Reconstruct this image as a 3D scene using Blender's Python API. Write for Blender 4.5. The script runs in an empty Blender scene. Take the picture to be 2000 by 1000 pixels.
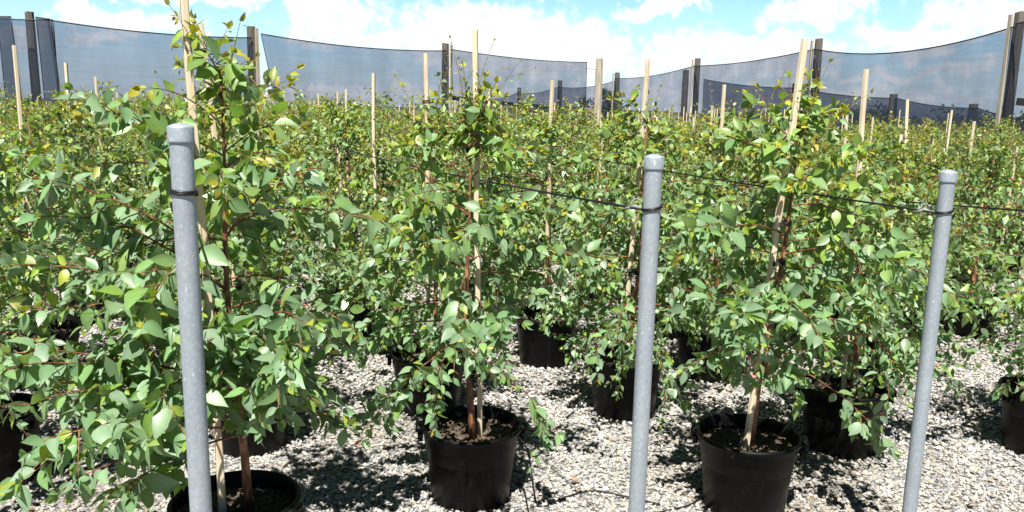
import bpy, math, random
import numpy as np

rng = np.random.default_rng(11)
random.seed(5)
scene = bpy.context.scene
COL = scene.collection

# ------------------------------------------------------------------ camera
F, CAMH = 1575.0, 1.55
PITCH, ROLL = math.radians(10.3), math.radians(1.1)
FW = np.array([0, math.cos(PITCH), -math.sin(PITCH)])
X0 = np.array([1.0, 0, 0])
U0 = np.cross(X0, FW)
CR = math.cos(ROLL) * X0 + math.sin(ROLL) * U0
CU = -math.sin(ROLL) * X0 + math.cos(ROLL) * U0
EYE = np.array([0, 0, CAMH])


def ray(px, py):
    return (px - 1000) / F * CR - (py - 500) / F * CU + FW


def at_y(px, py, y):          # the place seen at a pixel of the photograph, y metres ahead
    d = ray(px, py)
    return EYE + d * (y / d[1])


def at_z(px, py, z=0.0):      # the same on a level z
    d = ray(px, py)
    return EYE + d * ((z - CAMH) / d[2])


cd = bpy.data.cameras.new('camera')
cd.sensor_width = 36
cd.lens = F / 2000 * 36
cd.clip_end = 4000
cd.clip_start = 0.05
cam = bpy.data.objects.new('camera', cd)
COL.objects.link(cam)
from mathutils import Matrix, Vector
cam.matrix_world = Matrix(((CR[0], CU[0], -FW[0], 0), (CR[1], CU[1], -FW[1], 0), (CR[2], CU[2], -FW[2], CAMH), (0, 0, 0, 1)))
scene.camera = cam

# ------------------------------------------------------------------ node helpers


class NT:
    def __init__(s, tree):
        s.t = tree
        s.n = tree.nodes
        s.l = tree.links

    def node(s, typ, **kw):
        n = s.n.new(typ)
        for k, v in kw.items():
            setattr(n, k, v)
        return n

    def put(s, sock, v):
        if v is None:
            return
        if hasattr(v, 'is_output') or isinstance(v, bpy.types.NodeSocket):
            s.l.new(v, sock)
        else:
            if sock.type == 'RGBA' and len(v) == 3:
                v = (*v, 1)
            sock.default_value = v

    def math(s, op, a, b=None, c=None, clamp=False):
        n = s.node('ShaderNodeMath', operation=op, use_clamp=clamp)
        s.put(n.inputs[0], a)
        s.put(n.inputs[1], b)
        s.put(n.inputs[2], c)
        return n.outputs[0]

    def mix(s, fac, a, b, blend='MIX'):
        n = s.node('ShaderNodeMix', data_type='RGBA', blend_type=blend)
        s.put(n.inputs[0], fac)
        s.put(n.inputs[6], a)
        s.put(n.inputs[7], b)
        return n.outputs[2]

    def noise(s, vec, scale, detail=3, rough=0.55):
        n = s.node('ShaderNodeTexNoise')
        s.put(n.inputs['Vector'], vec)
        n.inputs['Scale'].default_value = scale
        n.inputs['Detail'].default_value = detail
        n.inputs['Roughness'].default_value = rough
        return n.outputs['Fac'], n.outputs['Color']

    def ramp(s, fac, pts, mode='LINEAR'):
        n = s.node('ShaderNodeValToRGB')
        n.color_ramp.interpolation = mode
        e = n.color_ramp.elements
        while len(e) < len(pts):
            e.new(0.5)
        for q, (p, c) in zip(e, pts):
            q.position = p
            q.color = (*c, 1) if len(c) == 3 else c
        s.put(n.inputs[0], fac)
        return n.outputs[0]

    def maprange(s, v, a, b, c=0.0, d=1.0, smooth=False):
        n = s.node('ShaderNodeMapRange', interpolation_type='SMOOTHSTEP' if smooth else 'LINEAR')
        s.put(n.inputs[0], v)
        for i, q in enumerate((a, b, c, d)):
            n.inputs[1 + i].default_value = q
        return n.outputs[0]

    def scaled(s, vec, sc):
        n = s.node('ShaderNodeMapping')
        n.inputs['Scale'].default_value = sc
        s.put(n.inputs['Vector'], vec)
        return n.outputs[0]

    def bump(s, h, strength, dist):
        n = s.node('ShaderNodeBump')
        n.inputs['Strength'].default_value = strength
        n.inputs['Distance'].default_value = dist
        s.put(n.inputs['Height'], h)
        return n.outputs[0]


def new_mat(name):
    m = bpy.data.materials.new(name)
    m.use_nodes = True
    nt = NT(m.node_tree)
    p = nt.n['Principled BSDF']
    return m, nt, p, nt.n['Material Output']


def coords(nt, which='Object'):
    return nt.node('ShaderNodeTexCoord').outputs[which]


# ------------------------------------------------------------------ materials
M = {}

# leaves: the leaf's own colour comes from its colour attribute (old, young, reddish)
m, nt, p, out = new_mat('gum_leaf')
att = nt.node('ShaderNodeAttribute', attribute_name='col').outputs['Color']
nz, _ = nt.noise(coords(nt), 55, 2)
c = nt.mix(nt.maprange(nz, .3, .7), nt.mix(.16, att, (.03, .07, .02)), att)
geo = nt.node('ShaderNodeNewGeometry')
back = nt.mix(.35, c, (.17, .23, .14))
c2 = nt.mix(geo.outputs['Backfacing'], c, back)
nt.put(p.inputs['Base Color'], c2)
p.inputs['Roughness'].default_value = .43
p.inputs['Specular IOR Level'].default_value = .5
tr = nt.node('ShaderNodeBsdfTranslucent')
nt.put(tr.inputs['Color'], nt.mix(1.0, c, (1.45, 1.6, .30), 'MULTIPLY'))
mx = nt.node('ShaderNodeMixShader')
mx.inputs[0].default_value = .28
nt.l.new(p.outputs[0], mx.inputs[1])
nt.l.new(tr.outputs[0], mx.inputs[2])
nt.l.new(mx.outputs[0], out.inputs['Surface'])
M['leaf'] = m

# bark: red brown stems with peeled ochre patches
m, nt, p, out = new_mat('gum_bark')
att = nt.node('ShaderNodeAttribute', attribute_name='col').outputs['Color']
co = coords(nt)
nz, _ = nt.noise(nt.scaled(co, (1, 1, .35)), 60, 4)
c = nt.mix(nt.maprange(nz, .50, .62), att, nt.mix(.6, att, (.50, .25, .10)))
nt.put(p.inputs['Base Color'], c)
p.inputs['Roughness'].default_value = .55
nt.put(p.inputs['Normal'], nt.bump(nz, .4, .002))
M['bark'] = m

# timber stake
m, nt, p, out = new_mat('pale_hardwood')
co = coords(nt)
g1, _ = nt.noise(nt.scaled(co, (1, 1, .05)), 220, 3)
g2, _ = nt.noise(co, 7, 3)
info = nt.node('ShaderNodeObjectInfo').outputs['Random']
c = nt.mix(nt.maprange(g1, .35, .7), (.56, .46, .30), (.68, .60, .45))
c = nt.mix(nt.maprange(g2, .5, .75), c, (.50, .34, .18))
c = nt.mix(nt.maprange(info, 0, 1, 0, .35), c, (.74, .66, .52))
nt.put(p.inputs['Base Color'], c)
p.inputs['Roughness'].default_value = .75
nt.put(p.inputs['Normal'], nt.bump(g1, .3, .001))
M['stake'] = m

# black nursery pot plastic with dust
m, nt, p, out = new_mat('black_pot_plastic')
co = coords(nt)
d1, _ = nt.noise(nt.scaled(co, (1, 1, .16)), 30, 5, .65)
d2, _ = nt.noise(co, 130, 3)
dust = nt.math('MULTIPLY', nt.maprange(d1, .5, .8), nt.maprange(d2, .35, .75))
sep = nt.node('ShaderNodeSeparateXYZ')
nt.put(sep.inputs[0], co)
low = nt.math('MULTIPLY', nt.maprange(sep.outputs[2], .0, .07, 1, 0), nt.maprange(d2, .4, .7))
dust = nt.math('MAXIMUM', nt.math('MULTIPLY', dust, .30), nt.math('MULTIPLY', low, .3))
nt.put(p.inputs['Base Color'], nt.mix(dust, (.0025, .0025, .003), (.11, .10, .08)))
nt.put(p.inputs['Roughness'], nt.maprange(d1, .3, .7, .36, .55))
p.inputs['Specular IOR Level'].default_value = .14
M['pot'] = m

# potting mix
m, nt, p, out = new_mat('potting_mix')
co = coords(nt)
n1, _ = nt.noise(co, 90, 5, .7)
v = nt.node('ShaderNodeTexVoronoi')
v.inputs['Scale'].default_value = 75
nt.put(v.inputs['Vector'], co)
n2, _ = nt.noise(co, 14, 2)
c = nt.ramp(n1, [(.3, (.035, .024, .017)), (.52, (.13, .095, .065)), (.7, (.30, .24, .18))])
c = nt.mix(nt.maprange(n2, .4, .65), c, nt.mix(.6, c, (.03, .02, .015)))
nt.put(p.inputs['Base Color'], c)
p.inputs['Roughness'].default_value = .95
nt.put(p.inputs['Normal'], nt.bump(nt.math('ADD', v.outputs['Distance'], n1), .9, .012))
M['soil'] = m

# galvanised steel with spangle and zinc blots
m, nt, p, out = new_mat('galvanised_steel')
co = coords(nt)
v = nt.node('ShaderNodeTexVoronoi')
v.inputs['Scale'].default_value = 160
nt.put(v.inputs['Vector'], co)
n1, _ = nt.noise(co, 9, 4)
n2, _ = nt.noise(nt.scaled(co, (1, 1, .5)), 190, 4, .7)
n3, _ = nt.noise(nt.scaled(co, (1, 1, .12)), 260, 2)
sepc = nt.node('ShaderNodeSeparateColor')
nt.put(sepc.inputs[0], v.outputs['Color'])
c = nt.mix(sepc.outputs[0], (.32, .375, .43), (.40, .455, .505))
c = nt.mix(nt.maprange(n1, .35, .65), c, nt.mix(.5, c, (.25, .30, .35)))
c = nt.mix(nt.maprange(n2, .60, .69, 0, .85), c, (.74, .77, .79))
run, _ = nt.noise(nt.scaled(co, (60, 60, 1.6)), 1.0, 4)
c = nt.mix(nt.maprange(run, .52, .72, 0, .45), c, (.33, .35, .36))
c = nt.mix(nt.maprange(n3, .62, .75, 0, .5), c, (.22, .25, .28))
nt.put(p.inputs['Base Color'], c)
p.inputs['Metallic'].default_value = .35
nt.put(p.inputs['Roughness'], nt.maprange(n2, .3, .7, .42, .62))
nt.put(p.inputs['Normal'], nt.bump(n2, .25, .0015))
M['steel'] = m


def flat_mat(name, c, rough=.6, spec=.4, var=.25, sc=40):
    m, nt, p, out = new_mat(name)
    n1, _ = nt.noise(coords(nt), sc, 4)
    dark = tuple(q * (1 - var) for q in c)
    lite = tuple(min(1, q * (1 + var)) for q in c)
    nt.put(p.inputs['Base Color'], nt.mix(nt.maprange(n1, .3, .7), dark, lite))
    p.inputs['Roughness'].default_value = rough
    p.inputs['Specular IOR Level'].default_value = spec
    return m


M['rubber'] = flat_mat('black_rubber', (.012, .012, .013), .5)
M['wire'] = flat_mat('black_wire', (.011, .011, .012), .45)
M['tie'] = flat_mat('black_tie', (.015, .014, .013), .7)
M['strainer'] = flat_mat('dull_zinc', (.20, .205, .215), .5)
M['ribbon'] = flat_mat('pink_ribbon', (.60, .17, .17), .6, .3, .3, 90)
M['dry_leaf'] = flat_mat('dry_leaf', (.33, .17, .10), .7, .3, .4, 60)

# weathered post timber
m, nt, p, out = new_mat('weathered_timber')
co = coords(nt)
g1, _ = nt.noise(nt.scaled(co, (1, 1, .04)), 45, 5, .65)
g2, _ = nt.noise(co, 3, 3)
c = nt.ramp(g1, [(.3, (.04, .034, .029)), (.5, (.11, .098, .084)), (.72, (.24, .22, .19))])
c = nt.mix(nt.maprange(g2, .45, .7), c, nt.mix(.6, c, (.12, .095, .075)))
nt.put(p.inputs['Base Color'], c)
p.inputs['Roughness'].default_value = .9
nt.put(p.inputs['Normal'], nt.bump(g1, .6, .01))
M['timber'] = m
m, nt, p, out = new_mat('pale_batten_timber')
co = coords(nt)
g1, _ = nt.noise(nt.scaled(co, (1, 1, .05)), 60, 5, .65)
nt.put(p.inputs['Base Color'], nt.ramp(g1, [(.3, (.20, .175, .14)), (.55, (.42, .37, .29)), (.72, (.56, .5, .4))]))
p.inputs['Roughness'].default_value = .9
M['batten'] = m
M['rail'] = flat_mat('dark_rail_timber', (.055, .04, .03), .9, .2, .4, 12)

# open weave shade cloth
m, nt, p, out = new_mat('shade_cloth')
co = coords(nt)
w1, _ = nt.noise(nt.scaled(co, (.25, .25, 5)), 2.2, 3)
w2, _ = nt.noise(nt.scaled(co, (1, 1, .25)), 1.1, 3)
f = nt.math('ADD', nt.maprange(w1, .3, .7, -.03, .03), nt.maprange(w2, .3, .7, -.07, .07))
p.inputs['Base Color'].default_value = (.030, .040, .060, 1)
p.inputs['Roughness'].default_value = .8
p.inputs['Specular IOR Level'].default_value = .15
tp = nt.node('ShaderNodeBsdfTransparent')
tp.inputs['Color'].default_value = (.83, .885, 1.0, 1)
mx = nt.node('ShaderNodeMixShader')
nt.put(mx.inputs[0], nt.math('ADD', f, .57))
nt.l.new(tp.outputs[0], mx.inputs[1])
nt.l.new(p.outputs[0], mx.inputs[2])
nt.l.new(mx.outputs[0], out.inputs['Surface'])
M['net'] = m

# denser, darker weave shade cloth
m, nt, p, out = new_mat('dense_shade_cloth')
co = coords(nt)
w1, _ = nt.noise(nt.scaled(co, (.25, .25, 5)), 2.2, 3)
w2, _ = nt.noise(nt.scaled(co, (1, 1, .25)), 1.1, 3)
f = nt.math('ADD', nt.maprange(w1, .3, .7, -.03, .03), nt.maprange(w2, .3, .7, -.07, .07))
p.inputs['Base Color'].default_value = (.030, .040, .060, 1)
p.inputs['Roughness'].default_value = .8
p.inputs['Specular IOR Level'].default_value = .15
tp = nt.node('ShaderNodeBsdfTransparent')
tp.inputs['Color'].default_value = (.83, .885, 1.0, 1)
mx = nt.node('ShaderNodeMixShader')
nt.put(mx.inputs[0], nt.math('ADD', f, .74))
nt.l.new(tp.outputs[0], mx.inputs[1])
nt.l.new(p.outputs[0], mx.inputs[2])
nt.l.new(mx.outputs[0], out.inputs['Surface'])
M['net_dense'] = m

# stones: each its own colour
m, nt, p, out = new_mat('gravel_stone')
att = nt.node('ShaderNodeAttribute', attribute_name='col').outputs['Color']
n1, _ = nt.noise(coords(nt), 260, 3)
nt.put(p.inputs['Base Color'], nt.mix(nt.maprange(n1, .35, .65, 0, .3), att, (.30, .28, .26)))
p.inputs['Roughness'].default_value = .8
p.inputs['Specular IOR Level'].default_value = .3
M['stone'] = m

# gravel yard
m, nt, p, out = new_mat('gravel_bed')
co = coords(nt)
v = nt.node('ShaderNodeTexVoronoi')
v.inputs['Scale'].default_value = 48
nt.put(v.inputs['Vector'], co)
sepc = nt.node('ShaderNodeSeparateColor')
nt.put(sepc.inputs[0], v.outputs['Color'])
c = nt.ramp(sepc.outputs[0], [(0, (.14, .14, .15)), (.35, (.28, .27, .25)), (.7, (.40, .38, .34)), (1, (.50, .48, .43))])
c = nt.mix(nt.maprange(v.outputs['Distance'], .35, .75), c, (.12, .11, .10))
far, _ = nt.noise(co, .35, 3)
c = nt.mix(nt.maprange(far, .4, .7, 0, .25), c, (.28, .24, .19))
nt.put(p.inputs['Base Color'], c)
p.inputs['Roughness'].default_value = .9
nt.put(p.inputs['Normal'], nt.bump(nt.math('MULTIPLY', v.outputs['Distance'], -1), 1.0, .02))
M['gravel'] = m

m, nt, p, out = new_mat('hill_scrub')
n1, _ = nt.noise(coords(nt), .05, 5)
nt.put(p.inputs['Base Color'], nt.ramp(n1, [(.3, (.03, .05, .03)), (.7, (.09, .12, .07))]))
p.inputs['Roughness'].default_value = 1
M['hill'] = m

# ------------------------------------------------------------------ mesh accumulation


class Acc:
    def __init__(s):
        s.v, s.t, s.q, s.c, s.n = [], [], [], [], 0

    def add(s, v, tris=None, quads=None, col=None):
        v = np.asarray(v, float).reshape(-1, 3)
        if tris is not None and len(tris):
            s.t.append(np.asarray(tris, int) + s.n)
        if quads is not None and len(quads):
            s.q.append(np.asarray(quads, int) + s.n)
        if col is None:
            col = (1, 1, 1)
        col = np.asarray(col, float)
        if col.ndim == 1:
            col = np.tile(col, (len(v), 1))
        s.v.append(v)
        s.c.append(col)
        s.n += len(v)

    def mesh(s, name, mat, smooth=True):
        me = bpy.data.meshes.new(name)
        v = np.concatenate(s.v)
        t = np.concatenate(s.t) if s.t else np.zeros((0, 3), int)
        q = np.concatenate(s.q) if s.q else np.zeros((0, 4), int)
        me.vertices.add(len(v))
        me.vertices.foreach_set('co', v.astype(np.float32).ravel())
        loops = np.concatenate([t.ravel(), q.ravel()]).astype(np.int32)
        me.loops.add(len(loops))
        me.loops.foreach_set('vertex_index', loops)
        nf = len(t) + len(q)
        start = np.concatenate([np.arange(len(t)) * 3, len(t) * 3 + np.arange(len(q)) * 4]).astype(np.int32)
        me.polygons.add(nf)
        me.polygons.foreach_set('loop_start', start)
        me.polygons.foreach_set('use_smooth', np.full(nf, smooth))
        a = me.color_attributes.new('col', 'FLOAT_COLOR', 'POINT')
        c = np.concatenate(s.c)
        a.data.foreach_set('color', np.concatenate([c, np.ones((len(c), 1))], 1).astype(np.float32).ravel())
        me.update(calc_edges=True)
        me.validate()
        me.materials.append(mat)
        return me


def link(name, me, parent=None, loc=(0, 0, 0)):
    o = bpy.data.objects.new(name, me)
    COL.objects.link(o)
    o.location = loc
    if parent is not None:
        o.parent = parent
    return o


def tag(o, label=None, cat=None, group=None, kind=None):
    if label:
        o['label'] = label
    if cat:
        o['category'] = cat
    if group:
        o['group'] = group
    if kind:
        o['kind'] = kind
    return o


def unit(a):
    a = np.asarray(a, float)
    return a / (np.linalg.norm(a, axis=-1, keepdims=True) + 1e-9)


def add_tube(acc, pts, rad, sides=6, col=(1, 1, 1), cap=True):
    pts = np.asarray(pts, float)
    n = len(pts)
    rad = np.full(n, rad) if np.isscalar(rad) else np.asarray(rad, float)
    d = np.gradient(pts, axis=0)
    d = unit(d)
    ref = np.array([0, 0, 1.0]) if abs(d[0][2]) < .8 else np.array([1.0, 0, 0])
    a = unit(np.cross(d, ref))
    b = np.cross(d, a)
    th = np.arange(sides) / sides * 2 * np.pi
    ring = (np.cos(th)[None, :, None] * a[:, None, :] + np.sin(th)[None, :, None] * b[:, None, :]) * rad[:, None, None] + pts[:, None, :]
    i = np.arange(n - 1)[:, None] * sides
    j = np.arange(sides)[None, :]
    k = (j + 1) % sides
    quads = np.stack([i + j, i + k, i + sides + k, i + sides + j], -1).reshape(-1, 4)
    v = ring.reshape(-1, 3)
    tris = None
    if cap:
        v = np.concatenate([v, pts[:1], pts[-1:]])
        e0, e1 = n * sides, n * sides + 1
        jj = np.arange(sides)
        kk = (jj + 1) % sides
        tris = np.concatenate([np.stack([np.full(sides, e0), kk, jj], -1),
                               np.stack([np.full(sides, e1), (n - 1) * sides + jj, (n - 1) * sides + kk], -1)])
    acc.add(v, tris, quads, col)


def add_lathe(acc, prof, sides=40, col=(1, 1, 1)):
    prof = np.asarray(prof, float)
    th = np.arange(sides) / sides * 2 * np.pi
    v = np.stack([prof[:, :1] * np.cos(th), prof[:, :1] * np.sin(th), np.repeat(prof[:, 1:], sides, 1)], -1)
    n = len(prof)
    i = np.arange(n - 1)[:, None] * sides
    j = np.arange(sides)[None, :]
    k = (j + 1) % sides
    acc.add(v.reshape(-1, 3), None, np.stack([i + j, i + k, i + sides + k, i + sides + j], -1).reshape(-1, 4), col)


def add_box(acc, c, size, axes=None, col=(1, 1, 1)):
    c = np.asarray(c, float)
    h = np.asarray(size, float) / 2
    ax = np.eye(3) if axes is None else np.asarray(axes)
    s = np.array([[x, y, z] for x in (-1, 1) for y in (-1, 1) for z in (-1, 1)], float) * h
    v = c + s @ ax
    acc.add(v, None, [[0, 1, 3, 2], [4, 6, 7, 5], [0, 4, 5, 1], [2, 3, 7, 6], [0, 2, 6, 4], [1, 5, 7, 3]], col)


# ------------------------------------------------------------------ leaves
def leaf_template(stations, widths):
    vs = [(0, 0)]
    for t, w in zip(stations[1:-1], widths[1:-1]):
        vs += [(t, -w / 2), (t, 0), (t, w / 2)]
    vs.append((1, 0))
    n = len(stations) - 2
    tris = [(0, 2, 1), (0, 3, 2)]
    quads = []
    for k in range(n - 1):
        a, b = 1 + 3 * k, 4 + 3 * k
        quads += [(a, a + 1, b + 1, b), (a + 1, a + 2, b + 2, b + 1)]
    e, a = len(vs) - 1, 1 + 3 * (n - 1)
    tris += [(a, a + 1, e), (a + 1, a + 2, e)]
    return np.array(vs, float), np.array(tris), np.array(quads).reshape(-1, 4)


T_HI = leaf_template([0, .08, .24, .44, .66, .86, 1], [0, .50, .92, 1.0, .74, .28, 0])
T_MID = leaf_template([0, .2, .52, .82, 1], [0, .80, 1.0, .40, 0])
T_LO = leaf_template([0, .42, 1], [0, 1.0, 0])


WIRE_LINES = []


class Leaves:
    def __init__(s, org=None):
        s.rows = []
        s.org = org

    def put(s, P, D, N, L, W, C):
        if s.org is not None:
            q = np.asarray(P) + s.org
            for a_, b_ in WIRE_LINES:
                ab = b_ - a_
                t_ = ((q - a_) @ ab) / (ab @ ab)
                e_ = q - (a_ + ab * t_)
                if -.02 < t_ < 1 and abs(e_[2] - .015) < .04 and -.32 < e_[1] < .03:
                    return
        s.rows.append((*P, *D, *N, L, W, *C))

    def build(s, acc, tpl, r):
        if not s.rows:
            return
        A = np.array(s.rows)
        P, D, N = A[:, :3], unit(A[:, 3:6]), A[:, 6:9]
        L, W, C = A[:, 9], A[:, 10], A[:, 11:14]
        N = unit(N - (N * D).sum(1, keepdims=True) * D)
        S = np.cross(D, N)
        v, t, q = tpl
        n, k = len(A), len(v)
        curve = r.uniform(-.08, .42, n)
        fold = r.uniform(.05, .55, n)
        wav = r.uniform(-.10, .10, n)
        u, x = v[:, 0], v[:, 1]
        w = -curve[:, None] * u[None] ** 2 * L[:, None] + fold[:, None] * np.abs(x)[None] * W[:, None] + wav[:, None] * (x * np.sin(u * 5))[None] * W[:, None]
        sk = r.uniform(-.10, .10, n)           # slightly sickle shaped blades
        sx = x[None] * W[:, None] + sk[:, None] * (np.sin(u * np.pi))[None] * L[:, None]
        V = P[:, None] + (u[None] * L[:, None])[..., None] * D[:, None] + sx[..., None] * S[:, None] + w[..., None] * N[:, None]
        off = (np.arange(n) * k)[:, None, None]
        acc.add(V.reshape(-1, 3), (t[None] + off).reshape(-1, 3), (q[None] + off).reshape(-1, 4) if len(q) else None, (C[:, None] * np.where((x == 0) & (u > .05) & (u < .95), 1.12, .97)[None, :, None]).reshape(-1, 3))


MATURE = np.array([[.185, .305, .155], [.22, .335, .185], [.15, .27, .125], [.20, .30, .185], [.185, .32, .12]])
FRESH = np.array([[.21, .32, .045], [.18, .30, .06], [.25, .33, .045]])
YOUNG = np.array([[.33, .34, .035], [.36, .32, .04], [.30, .35, .035], [.34, .30, .04]])


def leaf_col(r, t, high):
    """t along its shoot 0..1, high 0..1 in the crown: new growth at the shoot ends is yellow green"""
    y = max(0, t - .70 + .36 * max(0, high - .35)) * 2.6
    z = r.random()
    if z < y * (.05 + .95 * high):
        c = YOUNG[r.integers(len(YOUNG))]
    elif r.random() < .10 + .78 * high ** 1.2 + .25 * max(0, t - .5):
        c = FRESH[r.integers(len(FRESH))] * .55 + MATURE[r.integers(len(MATURE))] * .45 if r.random() < .5 else FRESH[r.integers(len(FRESH))]
    else:
        c = MATURE[r.integers(len(MATURE))]
    return c * r.uniform(.80, 1.18) * (1.0, 1.0, 1.06 - .26 * high)


def is_young(c):
    return c[2] < .19 * c[1]


def arc(r, p0, d0, length, droop, n=9, jit=.10):
    pts = [np.array(p0, float)]
    d = unit(d0)
    st = length / n
    for i in range(n):
        d = unit(d + np.array([0, 0, -droop * st]) + r.normal(0, jit, 3) * .35)
        pts.append(pts[-1] + d * st)
    return np.array(pts)


def leafy(r, lv, pts, start, spacing, size, high, sparse=0.0, tip=.62):
    seg = np.linalg.norm(np.diff(pts, axis=0), axis=1)
    cum = np.concatenate([[0], np.cumsum(seg)])
    tot = cum[-1]
    s = start * tot
    ph = r.uniform(0, 6.28)
    while s < tot:
        t = s / tot
        i = min(len(seg) - 1, int(np.searchsorted(cum, s)) - 1)
        i = max(i, 0)
        f = (s - cum[i]) / max(seg[i], 1e-6)
        P = pts[i] * (1 - f) + pts[i + 1] * f
        ax = unit(pts[i + 1] - pts[i])
        a = unit(np.cross(ax, [0.01, 0.02, 1]))
        b = np.cross(ax, a)
        ph += 1.57 + r.normal(0, .35)
        side = a * math.cos(ph) + b * math.sin(ph)
        sz = size * (1 - tip * max(0, t - .45) / .55 * r.uniform(.6, 1.15)) * r.uniform(.58, 1.15)
        for sg in (-1, 1):
            if r.random() < sparse:
                continue
            D = unit(ax * r.uniform(.25, .75) + side * sg * r.uniform(.55, 1.0) + np.array([0, 0, -1]) * r.uniform(.1, .75) + r.normal(0, .18, 3))
            N = np.array([0, 0, 1]) * r.uniform(.2, 1.0) + np.array([-.15, -.35, 0]) + r.normal(0, .55, 3) + ax * .3
            q = r.uniform(.44, .64)
            c = leaf_col(r, t, high)
            z = sz * (.62 if is_young(c) else 1)
            lv.put(P + D * .008, D, N, z, z * q, c)
        s += spacing * r.uniform(.7, 1.3) * (1 - .35 * t)
    # the growing tip
    ax = unit(pts[-1] - pts[-2])
    for k in range(3):
        D = unit(ax + r.normal(0, .5, 3))
        s2 = size * r.uniform(.25, .5)
        lv.put(pts[-1], D, r.normal(0, 1, 3) + [0, 0, .6], s2, s2 * .5, leaf_col(r, 1.0, high))


def stem_col(r, t):
    return np.array([.085, .035, .02]) * (1 - t) + np.array([.15, .045, .024]) * t


def grow(seed, tpl, height=1.62, crown0=.50, reach=.52, nb=30, size=.072, lean=(0, 0), extra=(), leader=(), twigs=5, sides=5, spacing=.043, offs=(.03, .02), org=None):
    """trunk + branches and the leaves of one sapling, in its own coordinates (base of its pot at the origin)"""
    r = np.random.default_rng(seed)
    wood, lv = Acc(), Leaves(org)
    zs = np.linspace(.255, height, 16)
    wob = r.uniform(0, 6.28, 2)

    def axis(z):
        return np.array([offs[0] + lean[0] * z + .012 * math.sin(z * 5 + wob[0]), offs[1] + lean[1] * z + .012 * math.sin(z * 4.3 + wob[1]), z])
    tp = np.array([axis(z) for z in zs])
    rad = np.interp(zs, [.25, .5, height], [.0165, .0125, .0028])
    cols = np.array([stem_col(r, (z - .25) / height) * .8 for z in zs])
    add_tube(wood, tp, rad, sides + 2, np.repeat(cols, sides + 2, 0) if False else (.15, .060, .032))
    ga = r.uniform(0, 6.28)
    for b in range(nb):
        h = (b + .5) / nb
        z0 = crown0 + (height - crown0) * (h ** .92) * .98 + r.uniform(-.02, .02)
        ga += 2.4 + r.normal(0, .35)
        env = reach * (np.interp(h, [0, .12, .45, .75, 1], [.78, 1.0, .95, .66, .34])) * r.uniform(.72, 1.15)
        el = np.interp(h, [0, .5, 1], [.25, .50, .95]) + r.normal(0, .15)
        d0 = np.array([math.cos(ga) * math.cos(el), math.sin(ga) * math.cos(el), math.sin(el)])
        droop = np.interp(h, [0, .5, 1], [1.9, 2.0, 1.2]) / max(env, .3) * .52 * r.uniform(.7, 1.3)
        pts = arc(r, axis(z0), d0, env * 1.12, droop)
        rr = np.linspace(.0036, .0011, len(pts)) * (1.1 - .4 * h)
        add_tube(wood, pts, rr, sides, stem_col(r, r.uniform(.2, 1)), cap=False)
        leafy(r, lv, pts, .28, spacing, size, h)
        k = max(2, int(round(twigs * (1.1 - .45 * h))))
        for j in range(k):
            f = r.uniform(.22, .9)
            i = int(f * (len(pts) - 1))
            ax = unit(pts[min(i + 1, len(pts) - 1)] - pts[max(i - 1, 0)])
            d = unit(ax * .6 + r.normal(0, .65, 3) + np.array([0, 0, .18]))
            ln = r.uniform(.35, .62) * env * (1.15 - .6 * f) + .05
            tw = arc(r, pts[i], d, ln, 2.4, 6)
            add_tube(wood, tw, np.linspace(.0018, .0007, len(tw)), 3, stem_col(r, r.uniform(.5, 1)), cap=False)
            leafy(r, lv, tw, .2, spacing, size * .92, h)
    for spec in extra:      # named limbs that the photo shows: start height, end point, lift, leaf size, spacing, start of leaves
        z0, end, lift, sz, sp, st0 = spec
        a, e = axis(z0), np.array(end, float)
        mid = (a + e) / 2 + np.array([0, 0, lift])
        tt = np.linspace(0, 1, 11)[:, None]
        pts = (1 - tt) ** 2 * a + 2 * tt * (1 - tt) * mid + tt ** 2 * e + r.normal(0, .006, (11, 3)) * tt
        add_tube(wood, pts, np.linspace(.0042, .0012, 11), sides, stem_col(r, .9), cap=False)
        leafy(r, lv, pts, st0, sp, sz, .06, tip=.3)
        for j in range(4):
            i = int(r.uniform(st0, .92) * 10)
            ax = unit(pts[min(i + 1, 10)] - pts[i - 1])
            tw = arc(r, pts[i], unit(ax * .8 + r.normal(0, .5, 3)), r.uniform(.08, .2), 2.0, 5)
            add_tube(wood, tw, np.linspace(.0017, .0008, len(tw)), 3, stem_col(r, .9), cap=False)
            leafy(r, lv, tw, .25, sp, sz * .85, .06, tip=.4)
    for spec in leader:     # thin whippy shoots above the crown
        z0, end, sz = spec
        a, e = axis(z0), np.array(end, float)
        tt = np.linspace(0, 1, 10)[:, None]
        mid = a * .55 + e * .45 + np.array([0, 0, .05])
        pts = (1 - tt) ** 2 * a + 2 * tt * (1 - tt) * mid + tt ** 2 * e
        add_tube(wood, pts, np.linspace(.0022, .0007, 10), sides, (.20, .13, .045), cap=False)
        leafy(r, lv, pts, .15, .05, sz, .75, sparse=.25, tip=.75)
        for j in range(3):
            i = int(r.uniform(.35, .9) * 9)
            tw = arc(r, pts[i], unit(pts[i] - pts[i - 1] + r.normal(0, .8, 3)), r.uniform(.05, .14), .8, 5)
            add_tube(wood, tw, np.linspace(.001, .0006, len(tw)), 3, (.22, .16, .05), cap=False)
            leafy(r, lv, tw, .3, .045, sz * .5, .9, sparse=.3)
    lf = Acc()
    lv.build(lf, tpl, r)
    return wood, lf, axis, len(lv.rows)


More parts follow.
